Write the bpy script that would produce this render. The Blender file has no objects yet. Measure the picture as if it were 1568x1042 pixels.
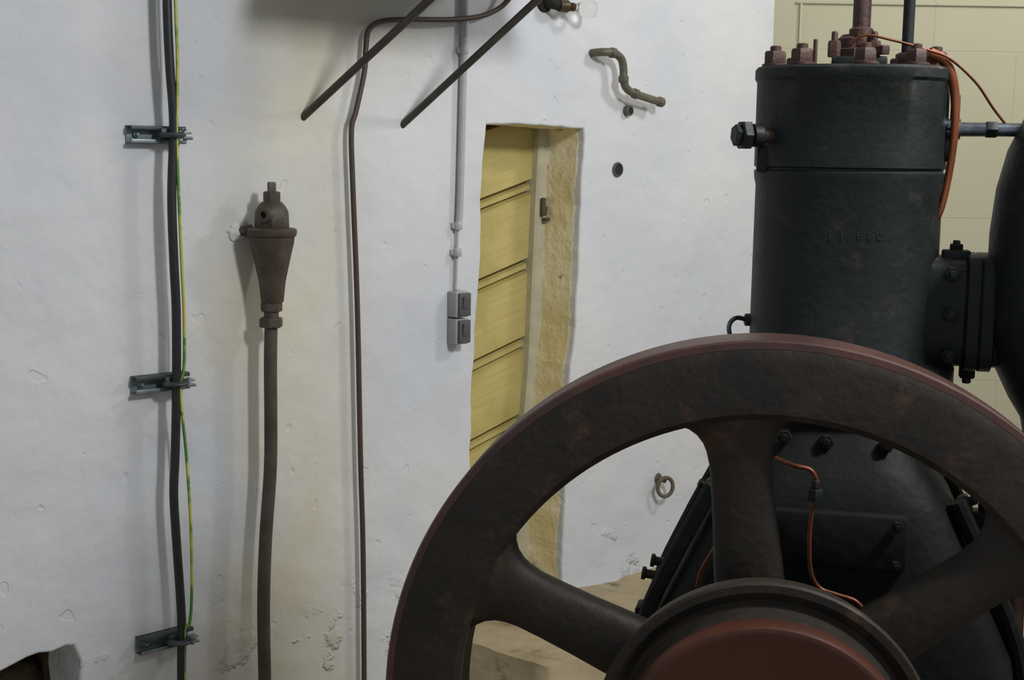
import bpy, bmesh, math, random
from mathutils import Vector, Matrix, noise
random.seed(4)
sc=bpy.context.scene
sc.view_settings.view_transform='Standard'
sc.view_settings.look='None'

# ---------------------------------------------------------------- materials
def lin(c):
    return tuple(((x/255)/12.92 if x/255<=0.04045 else ((x/255+0.055)/1.055)**2.4) for x in c)+(1,)
def newmat(name):
    m=bpy.data.materials.new(name); m.use_nodes=True
    nt=m.node_tree; b=nt.nodes['Principled BSDF']
    return m,nt,b
def N(nt,t,**k):
    n=nt.nodes.new(t)
    for a,v in k.items(): setattr(n,a,v)
    return n
def mat(name,c1,c2,scale=8,rough=.6,metal=0,bump=.2,bscale=60,bdist=.004,lo=.35,hi=.65,spec=.5,rough2=None,c3=None,lo3=.58,hi3=.68,s3=22):
    m,nt,b=newmat(name)
    tc=N(nt,'ShaderNodeTexCoord')
    n=N(nt,'ShaderNodeTexNoise'); n.inputs['Scale'].default_value=scale; n.inputs['Detail'].default_value=8; n.inputs['Roughness'].default_value=.65
    nt.links.new(tc.outputs['Object'],n.inputs['Vector'])
    mr=N(nt,'ShaderNodeMapRange'); mr.inputs[1].default_value=lo; mr.inputs[2].default_value=hi
    nt.links.new(n.outputs['Fac'],mr.inputs[0])
    mx=N(nt,'ShaderNodeMix',data_type='RGBA'); mx.inputs[6].default_value=lin(c1); mx.inputs[7].default_value=lin(c2)
    nt.links.new(mr.outputs[0],mx.inputs[0]); col=mx.outputs[2]
    if c3:
        n3=N(nt,'ShaderNodeTexNoise'); n3.inputs['Scale'].default_value=s3; n3.inputs['Detail'].default_value=9; n3.inputs['Roughness'].default_value=.7
        nt.links.new(tc.outputs['Object'],n3.inputs['Vector'])
        m3=N(nt,'ShaderNodeMapRange'); m3.inputs[1].default_value=lo3; m3.inputs[2].default_value=hi3
        nt.links.new(n3.outputs['Fac'],m3.inputs[0])
        x3=N(nt,'ShaderNodeMix',data_type='RGBA'); x3.inputs[7].default_value=lin(c3)
        nt.links.new(m3.outputs[0],x3.inputs[0]); nt.links.new(col,x3.inputs[6]); col=x3.outputs[2]
    nt.links.new(col,b.inputs['Base Color'])
    b.inputs['Roughness'].default_value=rough; b.inputs['Metallic'].default_value=metal
    b.inputs['Specular IOR Level'].default_value=spec
    if rough2 is not None:
        r=N(nt,'ShaderNodeMapRange'); r.inputs[1].default_value=lo; r.inputs[2].default_value=hi; r.inputs[3].default_value=rough; r.inputs[4].default_value=rough2
        nt.links.new(n.outputs['Fac'],r.inputs[0]); nt.links.new(r.outputs[0],b.inputs['Roughness'])
    if bump:
        n2=N(nt,'ShaderNodeTexNoise'); n2.inputs['Scale'].default_value=bscale; n2.inputs['Detail'].default_value=6
        nt.links.new(tc.outputs['Object'],n2.inputs['Vector'])
        bp=N(nt,'ShaderNodeBump'); bp.inputs['Strength'].default_value=bump; bp.inputs['Distance'].default_value=bdist
        nt.links.new(n2.outputs['Fac'],bp.inputs['Height']); nt.links.new(bp.outputs[0],b.inputs['Normal'])
    return m

M_iron=mat('dark_painted_iron',(26,32,32),(38,43,42),scale=5,rough=.46,bump=.5,bscale=60,bdist=.003,rough2=.62,c3=(60,56,48),lo3=.58,hi3=.70,s3=12,spec=.32)
M_crank=mat('shaded_black_iron',(17,20,20),(26,28,27),scale=6,rough=.55,bump=.5,bscale=40,bdist=.004,rough2=.72,c3=(44,38,32),lo3=.58,hi3=.72,s3=9,spec=.22)  # darker copy of the iron, dimness behind the wheel put into its colour
M_wheel=mat('dark_cast_iron',(37,33,29),(52,45,37),scale=7,rough=.52,bump=.55,bscale=60,bdist=.003,rough2=.66,c3=(86,62,46),lo3=.56,hi3=.74,s3=12,spec=.34)
M_rim=mat('rust_red_iron',(66,45,41),(90,58,50),scale=9,rough=.48,bump=.3,bscale=90,bdist=.002,spec=.45,c3=(50,42,38),s3=6,lo3=.5,hi3=.7)
M_drum=mat('oiled_red_brown_steel',(66,38,30),(94,52,36),scale=2.2,rough=.45,bump=.12,bscale=30,bdist=.002,spec=.35)
M_rust=mat('rusty_brown_iron',(66,48,42),(84,56,46),scale=30,rough=.6,bump=.5,bscale=120,bdist=.003)
M_pipe=mat('old_brown_pipe',(84,76,66),(66,56,46),scale=14,rough=.55,bump=.4,bscale=90,bdist=.003)
M_cab=mat('black_cable_sheath',(26,30,31),(36,40,41),scale=20,rough=.45,bump=0)
M_cabB=mat('brown_old_cable',(64,60,58),(78,56,46),scale=5,rough=.55,bump=.2,bscale=60)
M_zinc=mat('zinc_steel',(120,135,138),(150,160,160),scale=25,rough=.45,metal=.6,bump=.1)
M_zincd=mat('dark_zinc_steel',(58,64,66),(80,86,88),scale=25,rough=.5,metal=.4,bump=.1)
M_copper=mat('copper_tube',(132,76,50),(92,56,40),scale=25,rough=.42,metal=.6,bump=.1)
M_copperb=mat('bright_copper_tube',(176,104,68),(128,74,50),scale=12,rough=.35,metal=.6,bump=.1)
M_brass=mat('old_brass',(100,84,58),(70,58,44),scale=30,rough=.45,metal=.6,bump=.2)
M_dbrass=mat('grimy_brass',(60,48,38),(44,36,30),scale=30,rough=.5,metal=.3,bump=.2)
M_steel=mat('bright_steel',(140,148,160),(94,100,110),scale=30,rough=.32,metal=.8,bump=.1)
M_black=mat('black_void',(22,20,18),(34,30,26),scale=20,rough=.8,bump=.2)
M_cond=mat('painted_conduit',(164,167,168),(182,183,181),scale=10,rough=.5,bump=.2)
M_box=mat('grey_switch_plastic',(150,153,154),(162,164,163),scale=10,rough=.5,bump=0)
M_boxd=mat('dark_grey_plastic',(74,76,78),(88,90,91),scale=10,rough=.5,bump=0)
M_verd=mat('grey_green_pipe',(80,80,70),(102,96,78),scale=18,rough=.5,bump=.4,bscale=80)
M_stone=mat('rough_stone',(84,68,52),(126,108,84),scale=9,rough=.9,bump=.9,bscale=30,bdist=.02)
M_floor=mat('stone_floor',(146,132,104),(174,160,130),scale=4,rough=.8,bump=.6,bscale=22,bdist=.01,c3=(112,98,76),s3=7)
M_tank=mat('tank_paint',(120,118,105),(135,132,118),scale=5,rough=.6,bump=.2)
M_ceil=mat('ceiling_paint',(205,203,195),(215,212,205),scale=4,rough=.9,bump=.2)
M_post=mat('grey_post_wood',(180,176,152),(200,195,170),scale=12,rough=.8,bump=.5,bscale=40)

def math_(nt,op,a,b=None,clamp=False):
    n=N(nt,'ShaderNodeMath',operation=op,use_clamp=clamp)
    for i,x in enumerate((a,b)):
        if x is None: continue
        if hasattr(x,'is_output'): nt.links.new(x,n.inputs[i])
        else: n.inputs[i].default_value=x
    return n.outputs[0]
def noi(nt,vec,scale,detail=5,rough=.5,dist=0):
    n=N(nt,'ShaderNodeTexNoise'); n.inputs['Scale'].default_value=scale; n.inputs['Detail'].default_value=detail
    n.inputs['Roughness'].default_value=rough; n.inputs['Distortion'].default_value=dist
    nt.links.new(vec,n.inputs['Vector']); return n.outputs['Fac']
def rng(nt,v,a,b,c=0,d=1,smooth=True):
    n=N(nt,'ShaderNodeMapRange'); n.interpolation_type='SMOOTHSTEP' if smooth else 'LINEAR'
    nt.links.new(v,n.inputs[0])
    for i,x in enumerate((a,b,c,d)): n.inputs[i+1].default_value=x
    return n.outputs[0]
def mixc(nt,f,a,b):
    n=N(nt,'ShaderNodeMix',data_type='RGBA')
    nt.links.new(f,n.inputs[0])
    for i,x in ((6,a),(7,b)):
        if hasattr(x,'is_output'): nt.links.new(x,n.inputs[i])
        else: n.inputs[i].default_value=lin(x)
    return n.outputs[2]

def wall_material():
    m,nt,b=newmat('whitewashed_plaster')
    tc=N(nt,'ShaderNodeTexCoord'); V=tc.outputs['Object']
    sp=N(nt,'ShaderNodeSeparateXYZ'); nt.links.new(V,sp.inputs[0])
    u,v,h=sp.outputs
    big=noi(nt,V,1.6,3); med=noi(nt,V,6,4,.5); fin=noi(nt,V,50,6,.55); grit=noi(nt,V,18,8,.6)
    base=mixc(nt,rng(nt,big,.35,.65),(203,207,214),(214,215,217))
    d1=math_(nt,'ABSOLUTE',math_(nt,'ADD',u,math_(nt,'ADD',1.17,math_(nt,'MULTIPLY',math_(nt,'SUBTRACT',big,.5),.5))))
    s=rng(nt,d1,.03,.36,1,0)
    s=math_(nt,'MULTIPLY',s,rng(nt,noi(nt,V,3,5),.3,.7,.45,1))
    s=math_(nt,'MULTIPLY',s,.72)
    base=mixc(nt,s,base,(206,198,165))
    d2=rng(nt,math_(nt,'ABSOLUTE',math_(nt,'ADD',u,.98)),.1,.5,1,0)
    top_shade=math_(nt,'MULTIPLY',math_(nt,'MULTIPLY',d2,rng(nt,v,1.62,2.0)),.6)  # greyish-yellow soft shadow under the tank, painted into the plaster colour
    base=mixc(nt,top_shade,base,(184,177,150))
    hh=math_(nt,'ADD',h,math_(nt,'MULTIPLY',math_(nt,'SUBTRACT',grit,.5),.045))
    rev=math_(nt,'MULTIPLY',rng(nt,hh,-.036,-.024,1,0),rng(nt,u,-1.2,-1.1))
    och=mixc(nt,rng(nt,med,.38,.62),(230,217,170),(242,233,200))
    och=mixc(nt,rng(nt,noi(nt,V,9,6,.6),.63,.70),och,(158,144,116))
    base=mixc(nt,rev,base,och)
    br=rng(nt,v,.02,.30,1,0)
    spots=math_(nt,'MULTIPLY',br,rng(nt,noi(nt,V,4.5,6,.55),.56,.61))
    base=mixc(nt,math_(nt,'MULTIPLY',spots,.3),base,(184,174,156))
    nt.links.new(base,b.inputs['Base Color'])
    b.inputs['Roughness'].default_value=.65; b.inputs['Specular IOR Level'].default_value=.35
    pits=rng(nt,noi(nt,V,17,1),.24,.29,-1,0)
    H=math_(nt,'ADD',math_(nt,'MULTIPLY',big,2.4),math_(nt,'MULTIPLY',med,.8))
    H=math_(nt,'ADD',H,math_(nt,'MULTIPLY',fin,.06))
    H=math_(nt,'ADD',H,math_(nt,'MULTIPLY',pits,.12))
    H=math_(nt,'ADD',H,math_(nt,'MULTIPLY',math_(nt,'MULTIPLY',spots,grit),.9))
    H=math_(nt,'ADD',H,math_(nt,'MULTIPLY',math_(nt,'MULTIPLY',rev,grit),1.0))
    bp=N(nt,'ShaderNodeBump'); bp.inputs['Strength'].default_value=.75; bp.inputs['Distance'].default_value=.02
    nt.links.new(H,bp.inputs['Height']); nt.links.new(bp.outputs[0],b.inputs['Normal'])
    return m
M_wall=wall_material()

def block_material():
    m,nt,b=newmat('beige_painted_blocks')
    tc=N(nt,'ShaderNodeTexCoord'); V=tc.outputs['Object']
    br=N(nt,'ShaderNodeTexBrick'); nt.links.new(V,br.inputs['Vector'])
    br.inputs['Scale'].default_value=1; br.inputs['Brick Width'].default_value=.66; br.inputs['Row Height'].default_value=.33
    br.inputs['Mortar Size'].default_value=.003; br.inputs['Mortar Smooth'].default_value=.6
    br.inputs['Color1'].default_value=lin((182,179,154)); br.inputs['Color2'].default_value=lin((180,176,150)); br.inputs['Mortar'].default_value=lin((174,169,142))
    nz=noi(nt,V,3,5)
    c=mixc(nt,rng(nt,nz,.3,.7,0,.4),br.outputs['Color'],(172,168,142))
    nt.links.new(c,b.inputs['Base Color']); b.inputs['Roughness'].default_value=.7
    bp=N(nt,'ShaderNodeBump'); bp.inputs['Strength'].default_value=.3; bp.inputs['Distance'].default_value=.005; bp.invert=True
    nt.links.new(br.outputs['Fac'],bp.inputs['Height']); nt.links.new(bp.outputs[0],b.inputs['Normal'])
    return m
M_block=block_material()

def plank_material():
    m,nt,b=newmat('yellow_painted_boards')
    tc=N(nt,'ShaderNodeTexCoord'); V=tc.outputs['Object']
    mp=N(nt,'ShaderNodeMapping'); mp.inputs['Rotation'].default_value=(0,0,-.264)
    nt.links.new(V,mp.inputs[0])
    mp2=N(nt,'ShaderNodeMapping'); mp2.inputs['Scale'].default_value=(3,70,10); nt.links.new(mp.outputs[0],mp2.inputs[0])
    g=noi(nt,mp2.outputs[0],1,6,.6); k=noi(nt,V,6,5)
    c=mixc(nt,rng(nt,g,.3,.7),(188,172,108),(198,184,120))
    c=mixc(nt,rng(nt,k,.4,.7),c,(176,161,98))
    c=mixc(nt,rng(nt,noi(nt,V,7,5),.69,.73),c,(112,94,60))
    nt.links.new(c,b.inputs['Base Color']); b.inputs['Roughness'].default_value=.6
    bp=N(nt,'ShaderNodeBump'); bp.inputs['Strength'].default_value=.4; bp.inputs['Distance'].default_value=.003
    nt.links.new(g,bp.inputs['Height']); nt.links.new(bp.outputs[0],b.inputs['Normal'])
    return m
M_plank=plank_material()
M_glass,nt,b=newmat('bulb_glass'); b.inputs['Transmission Weight'].default_value=1; b.inputs['Roughness'].default_value=.02; b.inputs['Base Color'].default_value=(.95,.95,.9,1)
b.inputs['IOR'].default_value=1.2

# ---------------------------------------------------------------- frames
def frame(origin,azim_deg):
    a=math.radians(azim_deg)
    d=Vector((math.cos(a),math.sin(a),0)); up=Vector((0,0,1)); n=d.cross(up)
    return Matrix(((d.x,up.x,n.x,origin[0]),(d.y,up.y,n.y,origin[1]),(d.z,up.z,n.z,origin[2]),(0,0,0,1)))
WF=frame((.206,4.9376,0),44.5)      # plastered wall: (along wall, up, out of the wall)
EF=frame((.411,2.2,0),-8)           # flywheel: (across, up, towards its front)
BF=frame((0,5.74,0),0)

def catmull(pts,n=8):
    P=[Vector(p) for p in pts]
    if len(P)<3: return P
    Q=[P[0]*2-P[1]]+P+[P[-1]*2-P[-2]]
    out=[]
    for i in range(1,len(Q)-2):
        p0,p1,p2,p3=Q[i-1:i+3]
        for k in range(n):
            t=k/n
            out.append(.5*((2*p1)+(p2-p0)*t+(2*p0-5*p1+4*p2-p3)*t*t+(3*p1-p0-3*p2+p3)*t**3))
    out.append(P[-1]); return out
def spow(x,e): return math.copysign(abs(x)**(2/e),x)

class Obj:
    def __init__(s,name,M=Matrix.Identity(4)):
        s.name=name; s.M=M; s.bm=bmesh.new(); s.mats=[]
    def mi(s,m):
        if m not in s.mats: s.mats.append(m)
        return s.mats.index(m)
    def add(s,verts,faces,m):
        i=s.mi(m); vs=[s.bm.verts.new(v) for v in verts]
        for f in faces:
            try:
                fc=s.bm.faces.new([vs[k] for k in f]); fc.material_index=i
            except ValueError: pass
    def addbm(s,b2,m,T=None):
        if T is not None: b2.transform(T)
        b2.verts.ensure_lookup_table()
        for k,v in enumerate(b2.verts): v.index=k
        s.add([v.co.copy() for v in b2.verts],[[v.index for v in f.verts] for f in b2.faces],m); b2.free()
    def box(s,c,size,m,bev=.002,rot=None,seg=2):
        b2=bmesh.new(); bmesh.ops.create_cube(b2,size=1)
        bmesh.ops.scale(b2,vec=size,verts=b2.verts)
        if bev: bmesh.ops.bevel(b2,geom=b2.edges[:],offset=bev,segments=seg,affect='EDGES',profile=.5)
        T=Matrix.Translation(c)
        if rot: T=T@rot
        s.addbm(b2,m,T)
    def tube(s,pts,r,m,seg=14,smooth=8,cap=True,sx=1):
        P=catmull(pts,smooth) if smooth else [Vector(p) for p in pts]
        n=len(P); rs=r if hasattr(r,'__len__') else [r]*n
        if len(rs)!=n: rs=[rs[0]+(rs[-1]-rs[0])*i/(n-1) for i in range(n)]
        t0=(P[1]-P[0]).normalized(); a=Vector((0,0,1)) if abs(t0.z)<.9 else Vector((1,0,0))
        nx=(a-t0*a.dot(t0)).normalized(); V=[];Fc=[]
        for i in range(n):
            t=(P[min(i+1,n-1)]-P[max(i-1,0)]).normalized()
            nx=(nx-t*nx.dot(t)).normalized(); ny=t.cross(nx)
            for k in range(seg):
                q=2*math.pi*k/seg; V.append(P[i]+(nx*math.cos(q)*sx+ny*math.sin(q))*rs[i])
        for i in range(n-1):
            for k in range(seg):
                k2=(k+1)%seg; Fc.append((i*seg+k,i*seg+k2,(i+1)*seg+k2,(i+1)*seg+k))
        if cap: Fc+= [tuple(range(seg))[::-1],tuple((n-1)*seg+k for k in range(seg))]
        s.add(V,Fc,m)
    def lathe(s,o,axis,prof,m,seg=48,ph=0):
        """profile of (distance along axis, radius)"""
        o=Vector(o); t=Vector(axis).normalized(); a=Vector((0,0,1)) if abs(t.z)<.9 else Vector((1,0,0))
        nx=(a-t*a.dot(t)).normalized(); ny=t.cross(nx); V=[];Fc=[]
        for hh,r in prof:
            for k in range(seg):
                q=2*math.pi*k/seg+ph; V.append(o+t*hh+(nx*math.cos(q)+ny*math.sin(q))*max(r,1e-4))
        for i in range(len(prof)-1):
            for k in range(seg):
                k2=(k+1)%seg; Fc.append((i*seg+k,i*seg+k2,(i+1)*seg+k2,(i+1)*seg+k))
        Fc+= [tuple(range(seg))[::-1],tuple((len(prof)-1)*seg+k for k in range(seg))]
        s.add(V,Fc,m)
    def loft(s,o,axis,secs,m,seg=64):
        """superellipse sections (distance, half a, half b, exponent)"""
        o=Vector(o); t=Vector(axis).normalized(); a=Vector((0,0,1)) if abs(t.z)<.9 else Vector((1,0,0))
        nx=(a-t*a.dot(t)).normalized(); ny=t.cross(nx); V=[];Fc=[]
        for hh,ra,rb,e in secs:
            for k in range(seg):
                q=2*math.pi*k/seg; V.append(o+t*hh+nx*spow(math.cos(q),e)*ra+ny*spow(math.sin(q),e)*rb)
        for i in range(len(secs)-1):
            for k in range(seg):
                k2=(k+1)%seg; Fc.append((i*seg+k,i*seg+k2,(i+1)*seg+k2,(i+1)*seg+k))
        Fc+= [tuple(range(seg))[::-1],tuple((len(secs)-1)*seg+k for k in range(seg))]
        s.add(V,Fc,m)
    def ring(s,o,axis,prof,m,seg=128):
        """closed profile"""
        o=Vector(o); t=Vector(axis).normalized(); a=Vector((0,1,0)) if abs(t.y)<.9 else Vector((1,0,0))
        nx=(a-t*a.dot(t)).normalized(); ny=t.cross(nx); V=[];Fc=[];n=len(prof)
        for hh,r in prof:
            for k in range(seg):
                q=2*math.pi*k/seg; V.append(o+t*hh+(nx*math.cos(q)+ny*math.sin(q))*r)
        for i in range(n):
            j=(i+1)%n
            for k in range(seg):
                k2=(k+1)%seg; Fc.append((i*seg+k,i*seg+k2,j*seg+k2,j*seg+k))
        s.add(V,Fc,m)
    def nut(s,o,axis,r,hgt,m,stud=0,ms=None,ph=0):
        s.lathe(o,axis,[(0,r*.96),(hgt*.1,r),(hgt*.85,r),(hgt,r*.86)],m,seg=6,ph=ph)
        if stud:
            st=Vector(o)+Vector(axis).normalized()*hgt*.9
            s.lathe(st,axis,[(0,r*.5),(stud*.85,r*.5),(stud,r*.38)],ms or m,seg=12)
    def done(s,angle=38,wn=False):
        bmesh.ops.recalc_face_normals(s.bm,faces=s.bm.faces)
        for f in s.bm.faces: f.smooth=True
        for e in s.bm.edges:
            if len(e.link_faces)==2 and e.calc_face_angle(0)>math.radians(angle): e.smooth=False
        me=bpy.data.meshes.new(s.name); s.bm.to_mesh(me); s.bm.free()
        for m in s.mats: me.materials.append(m)
        ob=bpy.data.objects.new(s.name,me); ob.matrix_world=s.M; sc.collection.objects.link(ob)
        return ob

# ---------------------------------------------------------------- room
def jag(pts,step=.03,amp=.004,seed=0):
    out=[]
    for i in range(len(pts)):
        a=Vector(pts[i]+(0,)); b=Vector(pts[(i+1)%len(pts)]+(0,)); L=(b-a).length; k=max(1,int(L/step))
        for j in range(k):
            p=a.lerp(b,j/k); q=noise.noise_vector(p*9+Vector((seed,3,1)))*amp*1.6+noise.noise_vector(p*31+Vector((seed,7,1)))*amp
            out.append((p.x+q.x,p.y+q.y))
    return out
door_open=[(-.425,1.650),(-.316,1.653),(-.132,1.650),(.05,1.646),(.052,1.60),(.046,1.409),(.038,1.182),(.031,.953),(.014,.816),(-.002,.6),(-.008,.3),(-.012,-.10),
           (-.481,-.10),(-.476,.555),(-.477,.774),(-.470,.860),(-.463,.989),(-.454,1.117),(-.443,1.35),(-.436,1.54)]
niche=[(-2.7,.16),(-2.3,.20),(-2.093,.232),(-1.987,.254),(-1.905,.261),(-1.878,.255),(-1.860,.202),(-1.866,.146),(-1.86,.02),(-1.87,-.10),(-2.7,-.10)]
cu=bpy.data.curves.new('wall_left','CURVE'); cu.dimensions='2D'; cu.fill_mode='BOTH'; cu.extrude=.085; cu.bevel_depth=.008; cu.bevel_resolution=3
def spl(pts):
    sp=cu.splines.new('POLY'); sp.points.add(len(pts)-1)
    for p,q in zip(sp.points,pts): p.co=(q[0],q[1],0,1)
    sp.use_cyclic_u=True
spl([(-5.2,-.25),(1.13,-.25),(1.13,3.45),(-5.2,3.45)])
spl(jag(door_open)); spl(jag(niche,seed=5,amp=.006))
co=bpy.data.objects.new('tmp',cu); sc.collection.objects.link(co)
bpy.context.view_layer.update()
me=bpy.data.meshes.new_from_object(co.evaluated_get(bpy.context.evaluated_depsgraph_get()))
bpy.data.objects.remove(co)
me.transform(Matrix.Translation((0,0,-.093)))
me.materials.clear(); me.materials.append(M_wall)
for p in me.polygons: p.material_index=0; p.use_smooth=False
wall=bpy.data.objects.new('wall_left',me); wall.matrix_world=WF; sc.collection.objects.link(wall)

o=Obj('wall_back',BF); o.box((3.0,1.6,-.1),(4.0,3.7,.2),M_block,0)
o.box((3.05,2.16,.005),(3.9,.010,.010),M_block,.002); o.box((1.12,.95,.005),(.010,2.42,.010),M_block,.002)
o.done()
o=Obj('floor'); 
o.box((0,2.6,-.2),(10,8.4,.1),M_floor,0); o.done()
o=Obj('ceiling'); o.box((0,2.6,3.5),(10,8.4,.1),M_ceil,0); o.done()

# stone step along the wall foot
o=Obj('stone_step',WF)
b2=bmesh.new(); bmesh.ops.create_grid(b2,x_segments=60,y_segments=20,size=.5)
for v in b2.verts:
    x,y=v.co.x,v.co.y
    U=-.62+(x+.5)*1.74; Hh=-.34+(y+.5)*.86
    edge=(y>.49)
    z=.012*noise.noise(Vector((U*6,Hh*6,0)))+.006*noise.noise(Vector((U*20,Hh*20,4)))-.012
    if Hh>.05: Hh+=.05*noise.noise(Vector((U*3,1,2)))
    if edge or x<-.49: z=-.16
    v.co=Vector((U,z,Hh))
o.addbm(b2,M_floor); o.done(60)

# stone niche at the lower left
o=Obj('stone_niche',WF)
o.box((-2.3,.06,-.50),(1.1,.6,.06),M_stone,.01)
for k in range(26):
    b2=bmesh.new(); bmesh.ops.create_icosphere(b2,subdivisions=3,radius=1)
    c=Vector((-2.7+.1*(k%9)+random.uniform(-.03,.03),-.08+.13*(k//9)+random.uniform(-.02,.02),-.40+random.uniform(-.04,.03)))
    sz=Vector((random.uniform(.06,.10),random.uniform(.05,.075),.06))
    for v in b2.verts:
        q=v.co.copy(); v.co*=1+.25*noise.noise(q*1.5+Vector((k*3,0,0)))
        v.co=Vector((v.co.x*sz.x,v.co.y*sz.y,v.co.z*sz.z))
    o.addbm(b2,M_stone,Matrix.Translation(c))
o.box((-2.3,.38,-.33),(1.1,.04,.34),M_stone,.01); o.box((-1.79,.1,-.33),(.04,.6,.34),M_stone,.01); o.box((-2.82,.1,-.33),(.04,.6,.34),M_stone,.01)
o.done()

# ---------------------------------------------------------------- plank door in the recess
o=Obj('door_1',WF)
sl=.27
for k in range(-2,9):
    v0=.01+k*.277-.01
    a,bq=v0+.004,v0+.277-.004
    def quad(y0,y1,h0,h1,inset):
        L=-.60;R_=.03
        f=lambda uu,vv: vv+(uu+.25)*sl
        V=[(L,f(L,y0),h0),(R_,f(R_,y0),h0),(R_,f(R_,y1),h0),(L,f(L,y1),h0),
           (L,f(L,y0+inset),h1),(R_,f(R_,y0+inset),h1),(R_,f(R_,y1-inset),h1),(L,f(L,y1-inset),h1)]
        o.add(V,[(3,2,1,0),(4,5,6,7),(0,1,5,4),(1,2,6,5),(2,3,7,6),(3,0,4,7)],M_plank)
    quad(a,bq-.030,-.235,-.203,.008)
    quad(bq-.028,bq,-.235,-.211,.006)
o.box((-.28,.82,-.25),(.64,1.8,.02),M_plank,.001)
o.done()
o=Obj('trim_1',WF)
pts=[(.066,1.66),(.052,1.35),(.032,.80),(-.008,.40),(-.023,-.05)]
V=[];Fc=[]
for i,(uu,vv) in enumerate(pts):
    for du,hh in ((-.062,-.235),(-.062,-.178),(-.054,-.170),(.05,-.170),(.05,-.235)): V.append((uu+du,vv,hh))
for i in range(len(pts)-1):
    for k in range(5): k2=(k+1)%5; Fc.append((i*5+k,i*5+k2,i*5+5+k2,i*5+5+k))
Fc+=[(0,1,2,3,4),(24,23,22,21,20)]
o.add(V,Fc,M_post); o.box((-.2,1.70,-.2),(.7,.05,.07),M_post,.003); o.done()
o=Obj('door_latch',WF)
M_latch=mat('latch_iron',(92,84,68),(70,62,50),scale=30,rough=.6,bump=.3)
o.box((.024,1.350,-.166),(.034,.03,.008),M_latch,.002)
o.lathe((.012,1.335,-.158),(0,1,0),[(0,.007),(.002,.009),(.060,.009),(.062,.007)],M_latch,seg=14)
o.box((.030,1.320,-.155),(.034,.012,.020),M_latch,.002)
o.done()

# ---------------------------------------------------------------- electric cable on brackets
hc=.058
o=Obj('power_cable',WF)
A=[(-1.622,3.44),(-1.622,2.3),(-1.620,1.93),(-1.615,1.764),(-1.606,1.614),(-1.615,1.427),(-1.612,1.255),(-1.607,1.115),(-1.610,.904),(-1.617,.727),(-1.623,.62),(-1.616,.473),(-1.605,.269),(-1.608,.098),(-1.608,-.15)]
o.tube([(u+.003,v,hc) for u,v in A],.0122,M_cab,smooth=6)
o.done()
M_gy=mat('green_yellow_insulation',(84,140,60),(190,190,84),scale=6,rough=.45,bump=0,lo=.44,hi=.50)
o=Obj('earth_wire',WF)
G=[(-1.600,3.44),(-1.600,2.3),(-1.597,1.932),(-1.594,1.799),(-1.596,1.681),(-1.600,1.614),(-1.598,1.5),(-1.590,1.254),(-1.585,1.114),(-1.587,.973),(-1.600,.92),(-1.594,.83),(-1.584,.722),(-1.574,.539),(-1.573,.355),(-1.581,.254),(-1.60,.21),(-1.60,-.15)]
o.tube([(u,v,hc+.008) for u,v in G],.0042,M_gy,smooth=6); o.done()
for vc in (1.585,.924,.205):
    o=Obj('cable_bracket',WF)
    u0,u1=-1.712,-1.55; uc=(u0+u1)/2; L=u1-u0
    o.box((uc,vc,.003),(L,.046,.006),M_zinc,.001)
    o.box((uc,vc+.0215,.016),(L,.003,.032),M_zincd,.0008); o.box((uc,vc-.0215,.016),(L,.003,.032),M_zincd,.0008)  # dark zinc on the channel edges paints in their shading
    o.box((uc,vc+.017,.0325),(L,.010,.003),M_zincd,.0008); o.box((uc,vc-.017,.0325),(L,.010,.003),M_zinc,.0008)
    o.nut((-1.686,vc,.006),(0,0,1),.010,.008,M_zinc,stud=.008)
    cu_=-1.606
    o.box((cu_,vc,.040),(.052,.034,.012),M_zincd,.003)
    o.tube([(cu_-.024,vc,.044),(cu_-.018,vc,.066),(cu_,vc,.076),(cu_+.018,vc,.070),(cu_+.026,vc,.046)],.007,M_zincd,sx=1.8)
    for sgn in (-1,1):
        o.box((cu_+.036,vc+sgn*.006,.058),(.026,.006,.026),M_zinc,.001)
    o.nut((cu_+.030,vc-.008,.062),(1,0,.2),.008,.008,M_zinc,stud=.018,ms=M_zinc)
    o.nut((cu_+.02,vc+.012,.076),(0,.3,1),.006,.006,M_zinc,stud=.012)
    o.done()

# ---------------------------------------------------------------- brown standpipe with reducer
o=Obj('standpipe',WF)
hp=.075; U=-1.307
P=[(U-.004,1.10),(U-.008,.95),(U-.008,.798),(U-.011,.647),(-1.336,.44),(-1.344,.249),(-1.342,.03),(-1.342,-.15)]
o.tube([(u,v,hp) for u,v in P],.0185,M_pipe,seg=20)
up=(0,1,0)
o.lathe((U,1.436,hp),up,[(0,.0135),(.022,.0135),(.026,.011)],M_pipe,seg=4,ph=.5)
o.lathe((U,1.405,hp),up,[(0,.024),(.028,.024),(.031,.020)],M_pipe,seg=8)
o.lathe((U,1.335,hp),up,[(0,.046),(.004,.048),(.045,.046),(.06,.038),(.072,.028)],M_pipe,seg=8,ph=.2)
o.lathe((U,1.318,hp),up,[(-.012,.05),(-.006,.066),(0,.069),(.012,.069),(.016,.064),(.018,.05)],M_pipe,seg=40)
o.lathe((U,1.125,hp),up,[(0,.028),(.005,.033),(.06,.039),(.12,.052),(.17,.064),(.185,.066)],M_pipe,seg=10)
o.lathe((U-.003,1.10,hp),up,[(0,.026),(.003,.030),(.024,.030),(.028,.026)],M_pipe,seg=6)
o.lathe((U-.004,1.082,hp),up,[(0,.021),(.02,.021)],M_pipe,seg=20)
o.lathe((U-.005,1.056,hp),up,[(0,.03),(.003,.035),(.024,.035),(.028,.030)],M_pipe,seg=6,ph=.3)
o.ring((U-.030,1.372,hp+.02),(-1,0,.35),[(0,.010),(0,.022),(.016,.022),(.018,.019),(.018,.010)],M_pipe,seg=24)
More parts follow.
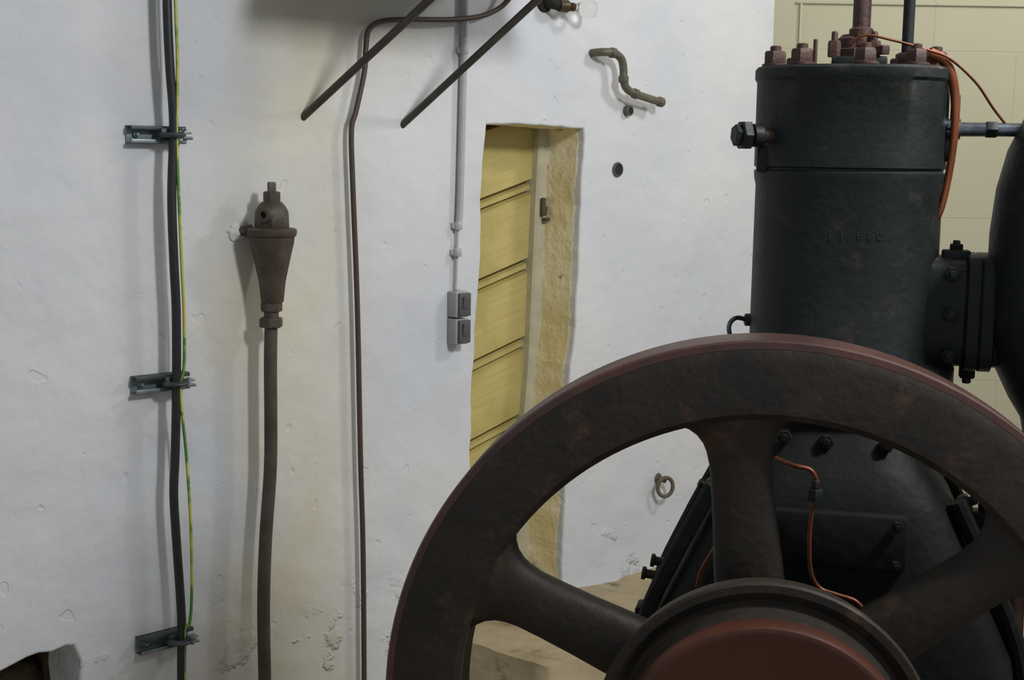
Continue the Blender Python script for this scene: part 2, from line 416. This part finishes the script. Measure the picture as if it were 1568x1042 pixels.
o.lathe((U-.030,1.372,hp+.02),(-1,0,.35),[(0,.012),(.010,.012)],M_black,seg=20)
o.tube([(U-.035,1.33,.03),(U-.05,1.325,.012),(U-.06,1.322,-.01)],.014,M_pipe)
b2=bmesh.new(); bmesh.ops.create_icosphere(b2,subdivisions=4,radius=1)
for v in b2.verts:
    q=v.co.copy(); v.co*=1+.25*noise.noise(q*2)+.08*noise.noise(q*7); v.co=Vector((v.co.x*.032,v.co.y*.026,v.co.z*.012))
o.addbm(b2,M_wall,Matrix.Translation((-1.372,1.322,0))); 
o.done()

# ---------------------------------------------------------------- loose cable, overhead tank on struts
o=Obj('hanging_cable',WF)
B=[(-.25,2.3,.12),(-.30,2.14,.08),(-.369,2.038,.04),(-.411,2.004,.03),(-.482,1.978,.03),(-.606,1.959,.03),(-.791,1.945,.03),(-.879,1.933,.03),(-.928,1.906,.03),(-.940,1.849,.03),(-.945,1.783,.03),(-.976,1.668,.03),(-.993,1.61,.03),(-.988,1.458,.03),(-.976,1.226,.03),(-.968,1.029,.03),(-.957,.628,.03),(-.946,.319,.03),(-.940,-.15,.03)]
o.tube(B,.0082,M_cabB,smooth=7); o.done()
M_strut=mat('strut_iron',(54,51,48),(68,63,56),scale=20,rough=.5,bump=.2)
o=Obj('overhead_tank',WF)
for a,bb in (((-1.143,1.644),(-.995,2.105)),((-.771,1.631),(-.61,2.13))):
    p0=Vector((a[0],a[1],-.005)); p1=Vector((bb[0],bb[1],.64))
    o.tube([p0,p1],.0112,M_strut,smooth=0,seg=16)
    o.lathe(p1,(0,1,0),[(-.01,.02),(0,.022),(.02,.022)],M_strut,seg=20)
o.lathe((-1.30,2.38,.42),(1,0,0),[(-.02,.10),(0,.2),(.02,.215),(.86,.215),(.88,.2),(.90,.10)],M_tank,seg=48)
for uu in (-1.1,-.62):
    o.ring((uu,2.38,.42),(1,0,0),[(-.02,.214),(-.02,.222),(.02,.222),(.02,.214)],M_strut,seg=48)
o.box((-.85,2.145,.40),(.86,.03,.58),M_strut,.003)  # unseen board, added to enlarge the tank's soft shadow on the wall
o.done()

# ---------------------------------------------------------------- conduit and switches
o=Obj('conduit_pipe',WF)
o.tube([(-.530,3.44,.016),(-.532,2.03,.016),(-.536,1.88,.016),(-.545,1.415,.016),(-.552,1.312,.016)],.0110,M_cond,smooth=4)
o.tube([(-.552,1.33,.014),(-.555,1.2,.012),(-.558,1.10,.012)],.0050,M_cond,smooth=4)
for u,v in ((-.537,1.87),(-.552,1.32),(-.555,1.235)):
    o.lathe((u,v-.013,.016),(0,1,0),[(0,.012),(.003,.014),(.023,.014),(.026,.012)],M_cond,seg=20)
    o.box((u,v,.006),(.040,.018,.012),M_cond,.002)
o.done()
for vc in (1.070,.983):
    o=Obj('light_switch',WF)
    o.box((-.555,vc,.022),(.056,.082,.044),M_box,.004,seg=3)
    o.box((-.552,vc,.048),(.048,.074,.014),M_boxd,.003)
    o.box((-.552,vc+.006,.057),(.026,.040,.008),M_boxd,.002,rot=Matrix.Rotation(.15,4,'X'))
    o.lathe((-.555,vc+.041,.018),(0,1,0),[(0,.010),(.006,.008)],M_box,seg=14)
    o.done()

# ---------------------------------------------------------------- bulb, bent pipe, small wall fixings
o=Obj('light_bulb',WF)
o.lathe((-.165,2.055,0),(0,0,1),[(0,.038),(.006,.038),(.012,.03)],M_black,seg=28)
o.tube([(-.165,2.055,.01),(-.16,2.045,.035),(-.140,2.038,.05)],.018,M_black,seg=18)
ax=Vector((1,-.03,.25))
o.lathe((-.145,2.038,.05),ax,[(0,.020),(.03,.022),(.034,.020)],M_brass,seg=24)
o.lathe((-.112,2.037,.058),ax,[(0,.0135)]+[(.002+.003*i,.0145 if i%2 else .0125) for i in range(8)]+[(.028,.011)],M_brass,seg=24)
o.lathe((-.085,2.036,.065),ax,[(0,.012),(.012,.014),(.028,.024),(.044,.031),(.058,.032),(.072,.027),(.082,.015),(.085,.001)],M_glass,seg=32)
o.done()
o=Obj('bent_wall_pipe',WF)
o.tube([(.073,1.898,-.005),(.075,1.900,.03),(.092,1.901,.052),(.133,1.899,.055),(.168,1.880,.055),(.180,1.845,.055),(.181,1.815,.055),(.196,1.785,.055),(.235,1.768,.055),(.32,1.752,.055),(.393,1.741,.055)],.0140,M_verd,seg=18)
for c,ax in (((.110,1.900,.055),(1,0,0)),((.181,1.825,.055),(0,-1,0)),((.235,1.768,.055),(1,-.2,0)),((.372,1.744,.055),(1,-.15,0))):
    o.lathe(c,ax,[(0,.0155),(.003,.018),(.02,.018),(.024,.0155)],M_verd,seg=20)
o.lathe((.392,1.741,.055),(1,-.15,0),[(0,.010),(.006,.010)],M_black,seg=16)
o.done()
o=Obj('wall_socket_hole',WF)
o.ring((.222,1.50,0),(0,0,1),[(0,.020),(0,.026),(.003,.027),(.008,.024),(.008,.021)],M_boxd,seg=32)
o.lathe((.222,1.50,0),(0,0,1),[(0,.021),(.006,.021)],M_black,seg=28); o.done()
o=Obj('pipe_stub',WF)
o.lathe((.262,1.708,0),(0,0,1),[(0,.018),(.02,.018),(.022,.014)],M_verd,seg=20); o.lathe((.262,1.708,.01),(0,0,1),[(0,.012),(.0128,.012)],M_black,seg=20); o.done()
o=Obj('wall_ring',WF)
M_ring=mat('ring_iron',(104,92,76),(82,70,58),scale=30,rough=.6,bump=.4)
o.tube([(.50,.335,-.005),(.50,.335,.02),(.498,.333,.035)],.010,M_ring)
o.tube([(.49+.030*math.cos(q),.312+.036*math.sin(q),.045+.012*math.cos(q)) for q in [i*math.pi/10 for i in range(21)]],.0075,M_ring,smooth=3)
o.lathe((.5,.335,0),(0,0,1),[(0,.022),(.003,.020),(.005,.012)],M_ring,seg=16)
o.done()

# ---------------------------------------------------------------- flywheel
CZ=.643
o=Obj('flywheel',EF)
c=(0,CZ,0); AX=(0,0,1)
Ro=.623; Ri=.495
o.ring(c,AX,[(-.008,Ri+.002),(0,Ri+.012),(.0,Ro-.034),(-.005,Ro-.016),(-.010,Ro-.006),(-.10,Ro-.006),(-.112,Ri+.02),(-.104,Ri)],M_wheel,seg=180)
o.ring(c,AX,[(-.006,Ro-.013),(-.008,Ro-.003),(-.013,Ro),(-.108,Ro),(-.118,Ro-.004),(-.118,Ro-.02),(-.02,Ro-.02)],M_rim,seg=180)
for k in range(6):
    th=math.radians(96.3+60*k)
    rd=Vector((math.cos(th),math.sin(th),0)); tg=Vector((-rd.y,rd.x,0)); C=Vector((0,CZ,-.050))
    prof=[(.10,.060),(.20,.058),(.26,.0555),(.32,.052),(.38,.050),(.42,.050),(.442,.053),(.458,.058),(.472,.067),(.482,.079),(.489,.093),(.495,.115),(.505,.130),(.53,.132)]
    V=[];Fc=[];sg=28
    for r,w in prof:
        th_=.036+.006*max(0,(r-.44)/.06)
        for i in range(sg):
            q=2*math.pi*i/sg; cx=math.copysign(abs(math.cos(q))**.75,math.cos(q)); sy=math.copysign(abs(math.sin(q))**.75,math.sin(q))
            V.append(C+rd*r+tg*w*cx+Vector((0,0,1))*th_*sy)
    for j in range(len(prof)-1):
        for i in range(sg):
            i2=(i+1)%sg; Fc.append((j*sg+i,j*sg+i2,(j+1)*sg+i2,(j+1)*sg+i))
    Fc+=[tuple(range(sg)),tuple((len(prof)-1)*sg+i for i in range(sg))]
    o.add(V,Fc,M_wheel)
k=1.055
def sc_(p): return [(h,r*k) for h,r in p]
o.lathe(c,AX,[(-.16,.07),(-.15,.085),(-.10,.09),(-.09,.16),(.0,.2),(.05,.236)],M_wheel,seg=96)
o.lathe(c,AX,sc_([(.03,.225),(.045,.243),(.085,.250),(.095,.250),(.100,.247),(.101,.236),(.096,.230),(.090,.222),(.098,.214),(.12,.211),(.165,.211)]),M_wheel,seg=128)
o.lathe(c,AX,sc_([(.150,.2125),(.178,.2125),(.185,.209),(.187,.203),(.184,.190),(.180,.12),(.182,.06),(.20,.055),(.205,.05)]),M_drum,seg=128)
o.lathe(c,AX,[(-.155,.035),(.24,.035),(.245,.03)],M_steel,seg=32)
o.done(30)

# ---------------------------------------------------------------- engine
EG=frame((.425,2.2,0),-12)
o=Obj('stationary_engine',EG)
cu_,ch=.0954,-.551; UP=(0,1,0)
E=2.6
def CL(v,prof,m=M_iron,seg=64,e=2): o.loft((cu_,v,ch),UP,[(h,r,r,e) for h,r in prof],m,seg=seg)
CL(0,[(1.10,.205),(1.135,.21),(1.165,.21),(1.172,.2),(1.18,.178),(1.20,.173),(1.50,.172),(1.512,.175),(1.526,.176),(1.529,.172),(1.532,.172),(1.535,.176),(1.56,.176),(1.69,.176),(1.696,.180),(1.712,.180),(1.717,.176),(1.72,.05)],e=E,seg=96)
for k in range(10):
    q=2*math.pi*k/10+.25
    p=(cu_+.150*spow(math.cos(q),E),1.718,ch+.150*spow(math.sin(q),E))
    o.lathe(p,UP,[(0,.024),(.004,.024),(.005,.02)],M_rust,seg=20)
    o.nut((p[0],1.722,p[2]),UP,.0205,.024,M_rust,stud=.012,ph=k)
o.box((cu_+.01,1.728,ch),(.10,.02,.12),M_iron,.004)
o.lathe((cu_,1.735,ch),UP,[(0,.045),(.018,.045),(.020,.038)],M_rust,seg=6)
o.lathe((cu_,1.753,ch),UP,[(0,.030),(.02,.030),(.028,.022)],M_rust,seg=24)
for s_ in (-1,1): o.nut((cu_+s_*.036,1.738,ch+.03),UP,.012,.03,M_rust,stud=.02,ph=.4)
o.lathe((cu_+.012,1.76,ch+.01),UP,[(0,.022),(.03,.022),(.034,.0165),(.05,.0165),(1.68,.0165)],M_rust,seg=20)
o.lathe((cu_+.095,1.715,ch+.04),UP,[(0,.014),(.02,.014),(.022,.0105),(1.73,.0105)],M_iron,seg=16)
o.nut((cu_+.095,1.72,ch+.04),UP,.02,.025,M_rust)
o.nut((cu_+.05,1.742,ch+.05),UP,.015,.016,M_rust); o.tube([(cu_-.07,1.72,ch+.1),(cu_-.07,1.765,ch+.1)],.004,M_rust,smooth=0)
o.tube([(-.02,1.590,-.44),(-.095,1.590,-.405)],.013,M_rust,smooth=0,seg=16)
o.lathe((-.062,1.590,-.421),(-.9,0,.42),[(0,.018),(.003,.021),(.02,.021),(.023,.016)],M_iron,seg=20)
o.nut((-.086,1.590,-.410),(-.9,0,.42),.028,.018,M_iron); o.nut((-.102,1.590,-.402),(-.9,0,.42),.020,.012,M_iron,ph=.3)
o.box((-.062,1.548,-.45),(.02,.05,.03),M_iron,.004)
o.tube([(-.07,1.235,-.52),(-.10,1.245,-.50),(-.114,1.232,-.49),(-.110,1.21,-.49),(-.088,1.20,-.50)],.0045,M_steel)
o.lathe((-.068,1.24,-.52),(-1,0,.2),[(0,.012),(.018,.012),(.02,.008)],M_rust,seg=12)
# maker's lettering cast on the barrel (worn)
for i,w_ in enumerate((.008,.005,.008,.005,.007)):
    q=math.radians(-6+i*4.6)
    p=Vector((cu_+.1725*spow(math.sin(q),E),1.412,ch+.1715*spow(math.cos(q),E)))
    o.box(p,(.004,.018,.003),M_iron,.001); o.box(p+Vector((.003,.007,0)),(w_,.003,.003),M_iron,.001); o.box(p+Vector((.003,-.004,0)),(w_,.003,.003),M_iron,.001)
# exhaust port block, flanges and silencer pot
br=(1,0,0)
BX=cu_+.08; BZ=1.272
o.loft((BX,BZ,ch+.02),br,[(0,.085,.125,5),(.05,.088,.115,5),(.08,.09,.103,5),(.135,.09,.100,5),(.14,.098,.107,6),(.160,.098,.107,6),(.163,.095,.104,6),(.166,.098,.107,6),(.186,.098,.107,6),(.190,.09,.10,5),(.22,.092,.102,4),(.26,.11,.125,3),(.29,.13,.15,2.5),(.33,.16,.17,2)],M_iron,seg=64)
for y_ in (-.075,0,.075):
    o.nut((BX+.11,BZ+y_,ch+.108),(0,0,1),.014,.014,M_iron,stud=.012)
for y_ in (-.08,.08):
    for z_ in (-.07,0,.07):
        o.nut((BX+.186,BZ+y_,ch+.02+z_),br,.014,.014,M_iron,stud=.01)
        o.nut((BX+.140,BZ+y_,ch+.02+z_),(-1,0,0),.014,.014,M_iron)
o.box((BX+.12,BZ+.104,ch+.05),(.05,.022,.03),M_iron,.004); o.nut((BX+.12,BZ+.112,ch+.05),UP,.013,.014,M_iron,stud=.008)
o.add([(BX+.19,BZ+.08,ch+.07),(BX+.19,BZ+.105,ch+.07),(BX+.34,BZ+.19,ch+.07),(BX+.34,BZ+.08,ch+.07),(BX+.19,BZ+.08,ch+.04),(BX+.19,BZ+.105,ch+.04),(BX+.34,BZ+.19,ch+.04),(BX+.34,BZ+.08,ch+.04)],[(0,1,2,3),(7,6,5,4),(0,4,5,1),(1,5,6,2),(2,6,7,3),(3,7,4,0)],M_iron)
o.lathe((BX+.235,BZ+.035,ch+.105),(0,0,1),[(0,.02),(.02,.02),(.022,.012)],M_iron,seg=20)
# lower drain boss under the port
o.nut((BX+.15,BZ-.10,ch+.06),(0,-1,0),.016,.022,M_iron,stud=.012)
PU,PH=.575,-.49
o.lathe((PU,0,PH),UP,[(.98,.10),(1.0,.13),(1.03,.14),(1.08,.15),(1.12,.175),(1.17,.20),(1.22,.215),(1.30,.223),(1.42,.223),(1.50,.216),(1.57,.20),(1.63,.174),(1.69,.134),(1.73,.09),(1.75,.04),(1.755,.001)],M_iron,seg=64)
o.tube([(PU,1.06,PH),(PU,.5,PH),(PU,-.15,PH)],.09,M_iron,smooth=0,seg=32)
o.lathe((.245,1.607,ch+.05),br,[(0,.012),(.02,.012),(.021,.019),(.045,.019),(.046,.013),(.16,.012),(.18,.012)],M_steel,seg=20)
o.nut((.262,1.607,ch+.05),br,.02,.022,M_iron); o.nut((.335,1.607,ch+.05),br,.0165,.02,M_iron)
o.box((.272,1.578,ch+.05),(.022,.05,.022),M_iron,.004); o.box((.28,1.645,ch+.05),(.016,.05,.016),M_rust,.003)
o.nut((.272,1.548,ch+.05),UP,.014,.018,M_iron)
o.tube([(.225,1.742,ch+.10),(.252,1.728,ch+.09),(.268,1.70,ch+.085),(.276,1.66,ch+.08),(.278,1.60,ch+.08),(.272,1.52,ch+.075),(.260,1.455,ch+.075),(.240,1.42,ch+.06)],[.0100,.0055],M_copperb)
o.tube([(.085,1.752,ch+.15),(.11,1.768,ch+.15),(.16,1.760,ch+.14),(.22,1.745,ch+.12),(.262,1.73,ch+.10),(.31,1.69,ch+.08),(.345,1.645,ch+.06),(.375,1.61,ch+.05)],.0024,M_copper)
# flared crankcase
o.loft((cu_-.005,0,ch-.01),UP,[(v,bq,a,e) for v,a,bq,e in [(1.13,.17,.17,3),(1.06,.165,.20,3),(1.00,.175,.245,4),(.93,.220,.275,5),(.80,.28,.29,5),(.67,.335,.30,6),(.45,.37,.31,6),(.15,.40,.32,8),(-.15,.42,.33,8)]],M_crank,seg=64)
o.lathe((0,CZ,-.30),AX,[(0,.15),(.05,.145),(.055,.13),(.09,.11),(.12,.09)],M_crank,seg=48)
o.box((.09,.885,-.268),(.26,.10,.03),M_crank,.008)
# stiffening ribs down the crankcase sides
for sgn in (-1,1):
    for hh in (-.34,-.60):
        pts=[(cu_-.005+sgn*.215,.95,hh),(cu_-.005+sgn*.283,.81,hh),(cu_-.005+sgn*.338,.67,hh),(cu_-.005+sgn*.372,.45,hh)]
        o.tube(pts,.016,M_crank,smooth=4,seg=10)
for x,y in ((.0,1.05),(.075,1.045),(.18,1.045)): 
    o.nut((x,y,-.35),AX,.014,.02,M_crank,stud=.008)
for x,y in ((-.02,.92),(.20,.92),(-.02,.85),(.20,.85)): o.nut((x,y,-.25),AX,.010,.010,M_crank,stud=.006)
for sg_,ux in ((-1,-.13),(1,.32)):
    o.nut((ux,.925,-.42),(sg_,0.5,.2),.018,.018,M_iron,stud=.014)
for (x,y) in ((-.205,.755),(-.222,.728)):
    o.lathe((x+.03,y,-.47),(-1,.12,0),[(0,.014),(.03,.014),(.032,.019),(.044,.019),(.046,.009),(.066,.009),(.067,.013),(.074,.013)],M_dbrass,seg=14)
o.box((-.235,.66,-.47),(.08,.03,.06),M_crank,.006)
o.nut((-.24,.675,-.47),UP,.018,.02,M_iron,stud=.01)
o.box((.36,.90,-.42),(.10,.035,.05),M_crank,.006); o.nut((.40,.92,-.42),UP,.018,.03,M_dbrass,stud=.015)
o.tube([(.33,1.0,-.45),(.36,.98,-.42),(.37,.92,-.42)],.018,M_iron)
o.tube([(.42,.93,-.45),(.425,.8,-.45),(.43,.5,-.45),(.43,-.15,-.45)],.020,M_rust)
hf=-.225
o.tube([(-.011,1.027,hf-.03),(.02,1.022,hf),(.048,1.016,hf),(.060,.998,hf),(.058,.975,hf),(.052,.911,hf),(.056,.84,hf),(.072,.808,hf),(.10,.798,hf),(.135,.788,hf),(.154,.765,hf),(.157,.74,hf-.02)],.0042,M_copper)
o.nut((.059,.962,hf),UP,.014,.022,M_iron); o.nut((.059,.985,hf),UP,.009,.014,M_dbrass)
o.tube([(-.075,.93,hf-.04),(-.098,.888,hf),(-.129,.83,hf),(-.14,.79,hf-.01)],.0040,M_copper)
o.box((cu_,-.08,ch),(1.0,.16,.85),M_floor,.01)
o.done(35)

# ---------------------------------------------------------------- lights
def area(name,loc,tgt,size,energy,col,sy=None):
    l=bpy.data.lights.new(name,'AREA'); l.energy=energy; l.size=size; l.color=col
    if sy: l.shape='RECTANGLE'; l.size_y=sy
    ob=bpy.data.objects.new(name,l); ob.location=loc
    ob.rotation_euler=(Vector(tgt)-Vector(loc)).to_track_quat('-Z','Y').to_euler(); sc.collection.objects.link(ob)
area('ceiling_lamp',(2.0,1.67,3.2),(-.5,4.2,1.1),.42,78,(.98,.98,.98))
area('ceiling_lamp',(2.55,4.5,3.1),(.4,4.9,.9),.35,24,(1,.97,.91))
w=bpy.data.worlds.new('room_ambient'); sc.world=w; w.use_nodes=True
w.node_tree.nodes['Background'].inputs[0].default_value=(.82,.89,1,1); w.node_tree.nodes['Background'].inputs[1].default_value=.40

# ---------------------------------------------------------------- camera
c=bpy.data.cameras.new('camera'); c.sensor_width=36; c.lens=50; c.clip_start=.05
co=bpy.data.objects.new('camera',c)
R=Matrix.Rotation(math.pi/2-math.atan(.131),4,'X')@Matrix.Rotation(.0157,4,'Z')
co.matrix_world=Matrix.Translation((0,0,1.55))@R
sc.collection.objects.link(co); sc.camera=co
